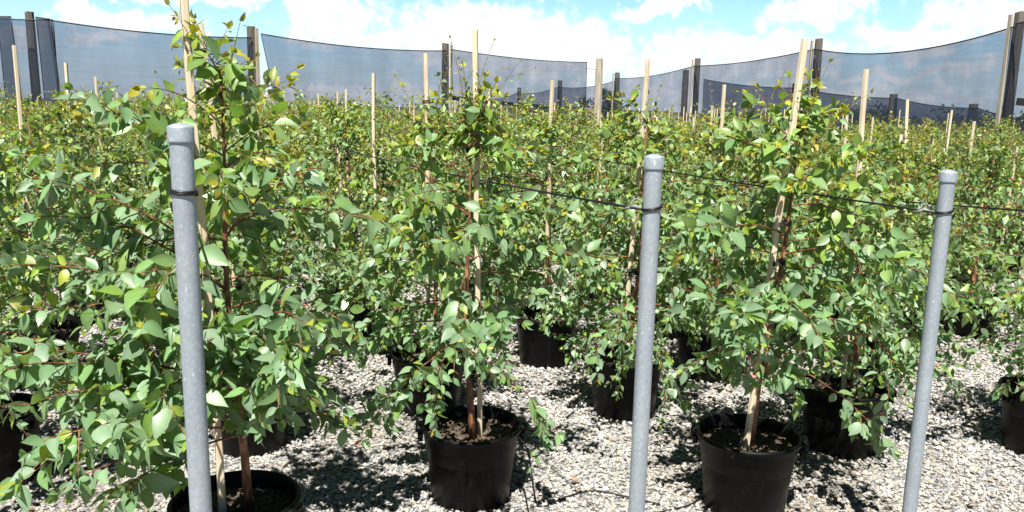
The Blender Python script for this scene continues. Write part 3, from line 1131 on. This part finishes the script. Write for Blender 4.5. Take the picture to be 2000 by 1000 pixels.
a = Acc()
ns = stones(a, 1.9, 3.6, 5200, .0070, .0112, 1) + stones(a, 3.6, 5.2, 2700, .0095, .0145, 2) + stones(a, 5.2, 8.0, 1000, .013, .020, 3)
print('stones', ns)
tag(link('gravel', a.mesh('gravel', M['stone'], False)), 'loose crushed white and grey gravel stones', 'gravel', kind='stuff')

# fallen dry leaves
for px, py, lab in [(1116, 934, 'orange dry leaf on the gravel right of the left of centre pot'), (609, 772, 'red brown dry leaf on gravel right of the front left plant'),
                    (1632, 968, 'dull brown dry leaf on sunny gravel right of the ribboned pot'), (1928, 798, 'brown dry leaf on gravel left of the pot at the right edge'),
                    (690, 868, 'tiny brown dry leaf in dappled shade left of the left of centre pot'), (1900, 985, 'small tan dry leaf on gravel at the bottom right')]:
    q = at_z(px, py, .03)
    lv = Leaves()
    r = np.random.default_rng(px)
    ang = r.uniform(0, 6.28)
    lv.put(q, (math.cos(ang), math.sin(ang), .1), (r.normal() * .3, -.3, 1), .042, .020, (1, 1, 1))
    a = Acc()
    lv.build(a, T_HI, r)
    tag(link('fallen_leaf', a.mesh('fallen_leaf', M['dry_leaf'])), lab, 'dry leaf', 'dry leaves on the gravel')

# crumbs of bark and dead leaf scattered over the stones
r = np.random.default_rng(21)
lv = Leaves()
lit = Acc()
for _ in range(420):
    y_ = r.uniform(2.1, 6.5)
    x_ = r.uniform(-.66, .66) * y_
    ang = r.uniform(0, 6.28)
    sz = r.uniform(.010, .026)
    lv.put((x_, y_, .022), (math.cos(ang), math.sin(ang), r.normal() * .2), (r.normal() * .4, -.2, 1), sz, sz * r.uniform(.3, .6), (1, 1, 1))
lv.build(lit, T_MID, r)
lm = flat_mat('leaf_litter', (.16, .095, .055), .85, .2, .55, 9)
tag(link('leaf_litter', lit.mesh('leaf_litter', lm)), 'crumbs of bark and dead leaf scattered over the gravel', 'leaf litter', kind='stuff')

# ------------------------------------------------------------------ timber posts and shade nets
Z = np.array([0, 0, 1.0])


def timber_post(px, py, y, w, lab, along, batten=0, name='fence_post', mat='timber'):
    """post standing behind the net; batten = side (-1 left / 1 right) of the nailed batten in front"""
    t = at_y(px, py, y)
    root = bpy.data.objects.new(name, None)
    root.location = (t[0], t[1], 0)
    COL.objects.link(root)
    tag(root, lab, 'post', 'timber posts of the shade net fences')
    ax = np.array([[along[0], along[1], 0], [-along[1], along[0], 0], Z])
    a = Acc()
    h = t[2]
    r = np.random.default_rng(int(px))
    v, quads = [], []
    lv_ = np.linspace(-.2, h, 7)
    for k, z in enumerate(lv_):
        for th in np.arange(8) / 8 * 6.283 + .39:
            rr_ = w / 2 * (1.04 if k < 6 else .97)
            sx, sy = np.clip(math.cos(th) * 1.25, -1, 1) * rr_, np.clip(math.sin(th) * 1.25, -1, 1) * rr_
            p_ = ax[0] * (sx + r.normal(0, .003)) + ax[1] * (sy + r.normal(0, .003))
            v.append((p_[0], p_[1], z + (r.normal(0, .01) if k == 6 else 0)))
    for k in range(6):
        for j in range(8):
            quads.append((k * 8 + j, k * 8 + (j + 1) % 8, k * 8 + 8 + (j + 1) % 8, k * 8 + 8 + j))
    b = 48
    quads += [(b, b + 1, b + 2, b + 3), (b, b + 3, b + 4, b + 7), (b + 4, b + 5, b + 6, b + 7)]
    a.add(np.array(v), None, quads)
    link('shaft', a.mesh('shaft', M[mat], False), root)
    if batten:
        a = Acc()
        nrm = ax[1] if ax[1][1] < 0 else -ax[1]
        sd = ax[0] * np.sign(ax[0][0]) * batten
        add_box(a, nrm * (w / 2 + .075) + sd * w * .33 + Z * (h - .05) / 2, (w * .42, .05, h - .05), np.array([ax[0], ax[1], Z]))
        link('batten', a.mesh('batten', M['batten'], False), root)
    return t, ax, w


def net(A, B, lab, sag=.12, edgeA=0.0, edgeB=0.0, zb=.05, off=(0, 0), wr=.03, seed=0, cable=True, mat='net'):
    """A, B top corners in the world; hangs to the ground; edgeA/edgeB: how far the free side curves in"""
    r = np.random.default_rng(seed)
    A, B = np.array(A, float), np.array(B, float)
    A[:2] += off
    B[:2] += off
    L = np.linalg.norm((B - A)[:2])
    d = (B - A)[:2] / L
    nrm = np.array([-d[1], d[0]])
    nx, nz = max(6, int(L / .35)), 12
    root = bpy.data.objects.new('shade_net', None)
    root.location = (A[0], A[1], 0)
    COL.objects.link(root)
    tag(root, lab, 'shade net', 'shade nets between the timber posts')
    V = []
    top = []
    ph = r.uniform(0, 6, 4)
    for i in range(nx + 1):
        t = i / nx
        zt = A[2] + (B[2] - A[2]) * t - sag * 4 * t * (1 - t)
        for k in range(nz + 1):
            s = k / nz
            z = zt * (1 - s) + zb * s
            bul = math.sin(min(1, s * 1.25) * math.pi * .5) ** 1.0
            x = t * L + edgeA * bul * (1 - t) ** 3 - edgeB * bul * t ** 3
            wv = wr * (math.sin(x * 1.7 + ph[0]) * math.sin(s * 3 + ph[1]) + .5 * math.sin(x * 4.1 + z * 1.2 + ph[2])) * min(1, s * 3)
            P = A[:2] - A[:2] + d * x + nrm * wv
            V.append((P[0], P[1], z))
            if k == 0:
                top.append((P[0], P[1], z))
    m_ = nz + 1
    quads = [(i * m_ + k, i * m_ + k + 1, (i + 1) * m_ + k + 1, (i + 1) * m_ + k) for i in range(nx) for k in range(nz)]
    a = Acc()
    a.add(np.array(V), None, quads)
    link('mesh_sheet', a.mesh('mesh_sheet', M[mat]), root)
    a = Acc()
    add_tube(a, top, .016, 5)
    if cable:
        if edgeA:
            add_tube(a, V[:m_], .010, 4)
        if edgeB:
            add_tube(a, V[-m_:], .014, 4)
    link('hem_cable', a.mesh('hem_cable', M['wire']), root)
    return root


def nd(a, b):
    d = (np.array(b) - np.array(a))[:2]
    return d / np.linalg.norm(d)


# left fence
LP = [(57, 24, 20.6), (490, 52, 23.6), (870, 85, 28.6)]
LT = [at_y(*q) for q in LP]
endL = at_y(1143, 122, 37.5)
dl = [nd(LT[0], LT[1]), nd(LT[1], LT[2]), nd(LT[2], endL)]
lls = ['leftmost timber post, dark behind the doubled net', 'timber post with a lit batten and a slit of open sky at its right', 'timber post behind the tips of the twice tied sapling at centre']
for q, lab, d, bt in zip(LP, lls, dl, (0, 1, 1)):
    timber_post(*q, .22 if q[0] != 57 else .20, lab, d, bt)


def dn(p, k=.25):
    return np.array(p) - [0, 0, k]


NOFF = np.array([.06, -.16])
net(dn(at_y(95, 40, 20.5), .0), dn(LT[1], .32), 'wide pale net panel left of the front left sapling\'s stake', .10, off=NOFF, seed=1, edgeA=.12)
net(dn(LT[1], .20) + [.25, .05, 0], dn(LT[2], .25), 'long net panel between the slit post and the centre post', .14, off=NOFF, seed=2, edgeA=.40)
net(dn(LT[2], .20) + [.15, .05, 0], endL, 'last net panel of the left fence, ending in a dark corded free edge', .10, off=NOFF, seed=3, edgeA=.2, edgeB=.02)
net(at_y(-150, 25, 19.7), at_y(109, 41, 20.6), 'short net panel crossing the leftmost timber post', .05, off=NOFF + [.0, -.06], seed=4, edgeB=.02)
net(at_y(78, 36, 20.4), at_y(106, 40, 20.5), 'narrow dark doubled strip of net right of the leftmost timber post', .0, off=NOFF + [0, -.12], seed=5, mat='net_dense', edgeA=.05, edgeB=-.10, wr=.015)
net(at_y(4, 35, 20.2), at_y(30, 35, 20.3), 'narrow dark doubled strip of net at the left edge of the photo', .0, off=NOFF + [0, -.12], seed=6, mat='net_dense', edgeB=-.08, edgeA=.02, wr=.015)
# lone post between the two fences
timber_post(1171, 115, 29.5, .24, 'lone weathered grey post standing clear of the nets in the gap', (1, 0), 0, mat='batten')
a = Acc()
add_tube(a, [at_y(1143, 134, 37.5), at_y(1171, 136, 29.5)], .008, 4)
tag(link('tie_wire', a.mesh('tie_wire', M['wire'])), 'short thin wire from the free net corner to the lone grey post', 'wire')
# right fence
RP = [(1993, 24, 17.6), (1600, 76, 24.2), (1363, 114, 33.0), (1206, 142, 46.0), (1094, 157, 59.0), (1014, 171, 80.0)]
RT = [at_y(*q) for q in RP]
rls = ['tall dark timber post at the right edge of the photo', 'dark timber post just right of the leaning front stake\'s top', 'dark timber post where the low back net begins',
       'timber post of the right net just right of the lone grey post', 'far timber post seen through the left net\'s free end', 'farthest small timber post seen through the left net']
rw = [.19, .20, .21, .26, .30, .36]
for i, (q, lab) in enumerate(zip(RP, rls)):
    j = min(i, len(RT) - 2)
    timber_post(*q, rw[i], lab, nd(RT[j], RT[j + 1]), -1 if i < 4 else 0)
ends = RT + [at_y(955, 191, 96.0)]
nl = ['big net panel at right, between the edge post and the post by the leaning stake', 'net panel behind the leaning front right stake', 'net panel between the second and third right hand posts, above the middle steel post',
      'net panel behind the lone grey post', 'small far net panel seen through the left net', 'farthest net panel, a dark wedge through the left net']
for i in range(6):
    k = .30 if i < 3 else .45
    net(dn(ends[i], k), dn(ends[i + 1], k if i < 5 else 0), nl[i], .06 + .05 * i + (.25 if i == 0 else 0), off=(-.15, -.12), seed=20 + i)
net(at_y(2230, -40, 14.5), dn(RT[0], .25), 'net panel running out of the frame right of the edge post', .1, off=(-.15, -.12), seed=19)
# low back fence
BP = [(1340, 137, 38.0), (1555, 163, 34.0), (1746, 184, 30.0), (1902, 203, 28.5)]
bls = ['grey timber post seen through the right net, left of the low back net', 'small post of the low back net behind the leaning stake', 'post of the low back net between the tall white stake and the leaning one', 'rightmost post of the low back net']
BT = []
for q, lab in zip(BP, bls):
    BT.append(timber_post(*q, .26, lab, (1, -.1), 0)[0])
C = [at_y(1372, 155, 36.5), at_y(1555, 172, 34.0), at_y(1746, 192, 30.0), at_y(1902, 211, 28.5), at_y(2040, 236, 28.0)]
for i in range(4):
    net(C[i], C[i + 1], ['low back net panel beginning at the dark post', 'low back net panel behind the leaning stake', 'low back net panel between the two short posts', 'low back net panel running down behind the right edge post'][i], .10, off=(0, -.2), seed=40 + i, mat='net_dense')
# rails
for (a0, b0, lab) in [((872, 190, 28.9), (1010, 205, 32.5), 'dark rail along the foot of the left net right of the centre post'), ((1012, 205, 34), (1150, 214, 36.8), 'dark rail under the free end of the left net'),
                      ((1343, 231, 34.5), (1388, 233, 33.2), 'short dark rail beside the post where the low back net begins'), ((1985, 198, 17.9), (2040, 204, 17.6), 'dark rail on the post at the right edge')]:
    A_, B_ = at_y(*a0), at_y(*b0)
    d = unit(B_ - A_)
    sd = unit(np.cross(d, Z))
    a = Acc()
    add_box(a, (A_ + B_) / 2, (np.linalg.norm(B_ - A_), .05, .16), np.array([d, sd, np.cross(sd, d)]))
    tag(link('fence_rail', a.mesh('fence_rail', M['rail'], False)), lab, 'rail', 'rails of the shade net fences')
A_, B_ = at_y(1143, 214, 31.0), at_y(1168, 217, 29.8)
d = unit(B_ - A_)
sd = unit(np.cross(d, Z))
a = Acc()
add_box(a, (A_ + B_) / 2, (np.linalg.norm(B_ - A_), .04, .15), np.array([d, sd, np.cross(sd, d)]))
tag(link('fence_rail', a.mesh('fence_rail', M['batten'], False)), 'pale plank fixed to the left of the lone grey post', 'rail')

# ------------------------------------------------------------------ far scrub: a few trees beyond the nets and low hills


def scrub(px, py, y, h, w, lab, seed):
    q = at_y(px, py, y)
    r = np.random.default_rng(seed)
    root = bpy.data.objects.new('bushy_tree', None)
    root.location = (q[0], q[1], 0)
    COL.objects.link(root)
    tag(root, lab, 'tree', 'dark trees beyond the nets')
    wd, lv = Acc(), Leaves()
    add_tube(wd, [(0, 0, 0), (.1, 0, h * .4), (0, .1, h * .8)], np.array([.14, .1, .04]), 7, (.12, .09, .07))
    cl = [(r.normal(0, w * .3), r.normal(0, w * .25), h * r.uniform(.35, .92), w * r.uniform(.14, .28)) for _ in range(22)]
    for cx, cy, cz, cr in cl:
        add_tube(wd, [(0, 0, h * .3), (cx * .6, cy * .6, cz * .75), (cx, cy, cz)], np.array([.06, .035, .012]), 5, (.12, .09, .07))
        for k in range(110):
            d_ = unit(r.normal(0, 1, 3)) * cr * r.random() ** .4
            sz = r.uniform(.16, .3)
            lv.put(np.array([cx, cy, cz]) + d_ * [1, 1, .75], r.normal(0, 1, 3), r.normal(0, 1, 3) + [0, 0, .7], sz, sz * .5, np.array([.055, .08, .035]) * r.uniform(.6, 1.4))
    link('trunk', wd.mesh('trunk', M['bark']), root)
    lf = Acc()
    lv.build(lf, T_LO, r)
    link('crown', lf.mesh('crown', M['leaf']), root)


scrub(1187, 250, 62, 3.3, 2.4, 'small dark tree behind the net right of the lone grey post', 1)
scrub(1690, 250, 52, 1.9, 4.5, 'low dark bush behind the low back net', 2)
scrub(1960, 255, 45, 1.7, 4.5, 'low dark bush behind the right edge post', 3)

a = Acc()
r = np.random.default_rng(8)
N = 160
th = np.linspace(-1.0, 1.0, N)
prof = .45 * (4.5 + 2.2 * np.sin(th * 9 + 1) + 1.4 * np.sin(th * 23) + r.normal(0, .25, N))
ring_ = lambda R, z: np.stack([R * np.sin(th), R * np.cos(th), z], -1)
V = np.concatenate([ring_(420, np.full(N, -1.0)), ring_(470, prof * .75), ring_(520, prof), ring_(640, np.full(N, -1.0))])
a.add(V, None, [(k * N + i, k * N + i + 1, (k + 1) * N + i + 1, (k + 1) * N + i) for k in range(3) for i in range(N - 1)])
tag(link('hills', a.mesh('hills', M['hill'])), 'low dark scrubby hills on the horizon', kind='structure')

# ------------------------------------------------------------------ light and sky
SUN_EL = math.radians(61)
travel = unit(np.array([.16, .99])) * math.cos(SUN_EL)          # the light travels away from the camera and a little to the right
D = Vector((travel[0], travel[1], -math.sin(SUN_EL)))
sl = bpy.data.lights.new('sun', 'SUN')
sl.energy = 5.0
sl.angle = math.radians(.5)
sl.color = (1.0, .955, .88)
so = bpy.data.objects.new('sun', sl)
so.rotation_euler = D.to_track_quat('-Z', 'Y').to_euler()
COL.objects.link(so)

w = bpy.data.worlds.new('World')
scene.world = w
w.use_nodes = True
nt = NT(w.node_tree)
bg = nt.n['Background']
sky = nt.node('ShaderNodeTexSky', sky_type='NISHITA', sun_disc=False)
sky.sun_elevation = SUN_EL
sky.sun_rotation = math.atan2(-travel[0], -travel[1])
sky.air_density = 1.0
sky.dust_density = .8
sky.ozone_density = 1.5
STR = .078
bg.inputs['Strength'].default_value = STR
vec = coords(nt, 'Generated')
_, nc = nt.noise(vec, 9, 5, .6)
_, nc2 = nt.noise(vec, 38, 4, .6)
sub = nt.node('ShaderNodeVectorMath', operation='SUBTRACT')
nt.put(sub.inputs[0], nc)
sub.inputs[1].default_value = (.5, .5, .5)
sc1 = nt.node('ShaderNodeVectorMath', operation='SCALE')
nt.put(sc1.inputs[0], sub.outputs[0])
sc1.inputs['Scale'].default_value = .11
sub2 = nt.node('ShaderNodeVectorMath', operation='SUBTRACT')
nt.put(sub2.inputs[0], nc2)
sub2.inputs[1].default_value = (.5, .5, .5)
sc2 = nt.node('ShaderNodeVectorMath', operation='SCALE')
nt.put(sc2.inputs[0], sub2.outputs[0])
sc2.inputs['Scale'].default_value = .035
ad = nt.node('ShaderNodeVectorMath', operation='ADD')
nt.put(ad.inputs[0], sc1.outputs[0])
nt.put(ad.inputs[1], sc2.outputs[0])
ad2 = nt.node('ShaderNodeVectorMath', operation='ADD')
nt.put(ad2.inputs[0], vec)
nt.put(ad2.inputs[1], ad.outputs[0])
sp = nt.node('ShaderNodeSeparateXYZ')
nt.put(sp.inputs[0], ad2.outputs[0])
az = nt.math('ARCTAN2', sp.outputs[0], sp.outputs[1])
el = sp.outputs[2]
# cloud banks: where, how wide, how tall
CL = [(960, 75, 260, 75), (1130, 85, 150, 40), (640, 40, 110, 55), (250, 45, 130, 30), (50, 60, 60, 20), (1290, 15, 90, 26), (1580, 25, 110, 38), (1950, 25, 130, 45),
      (1420, 110, 230, 45), (1790, 75, 120, 26), (730, 75, 120, 20), (200, 92, 60, 14), (1830, 135, 110, 14), (1690, 145, 50, 10), (1350, 190, 500, 40), (900, 200, 400, 30), (2300, 60, 200, 60), (-300, 80, 200, 50), (380, -30, 200, 30), (1800, -70, 160, 40), (1000, -120, 260, 60)]
den = None
for px, py, rx, ry in CL:
    d = unit(ray(px, py))
    a0, e0 = math.atan2(d[0], d[1]), d[2]
    u = nt.math('MULTIPLY', nt.math('SUBTRACT', az, a0), F / rx)
    v_ = nt.math('MULTIPLY', nt.math('SUBTRACT', el, e0), F / ry)
    q = nt.math('SUBTRACT', 1.0, nt.math('SQRT', nt.math('ADD', nt.math('MULTIPLY', u, u), nt.math('MULTIPLY', v_, v_))))
    den = q if den is None else nt.math('MAXIMUM', den, q)
fz, _ = nt.noise(vec, 60, 5, .65)
den = nt.math('ADD', den, nt.maprange(fz, .3, .7, -.28, .28))
mask = nt.maprange(den, -.12, .40, 0, 1, True)
front = nt.maprange(nt.math('ABSOLUTE', az), .75, 1.35, 1.0, 0.12, True)
skyc = nt.mix(1.0, sky.outputs[0], nt.mix(nt.maprange(sp.outputs[2], .12, .5), (.85, 1.10, 1.25), (.16, .18, .24)), 'MULTIPLY')
cl = nt.mix(nt.maprange(fz, .35, .65), (5.6, 5.9, 6.3), (7.6, 7.6, 7.5))
hz = nt.math('MULTIPLY', nt.maprange(sp.outputs[2], .01, .13, .62, 0, True), front)
skyc = nt.mix(1.0, skyc, nt.mix(front, (.30, .30, .34), (1, 1, 1)), 'MULTIPLY')
skyc = nt.mix(hz, skyc, (5.6, 6.1, 6.9))
nt.put(bg.inputs['Color'], nt.mix(nt.math('MULTIPLY', mask, .95), skyc, cl))

# ------------------------------------------------------------------ render settings
vs = scene.view_settings
vs.view_transform = 'Standard'
vs.look = 'None'
vs.exposure = 1.1
vs.gamma = 1.0
scene.cycles.max_bounces = 7
scene.cycles.diffuse_bounces = 1
scene.cycles.transparent_max_bounces = 16
scene.cycles.use_denoising = True
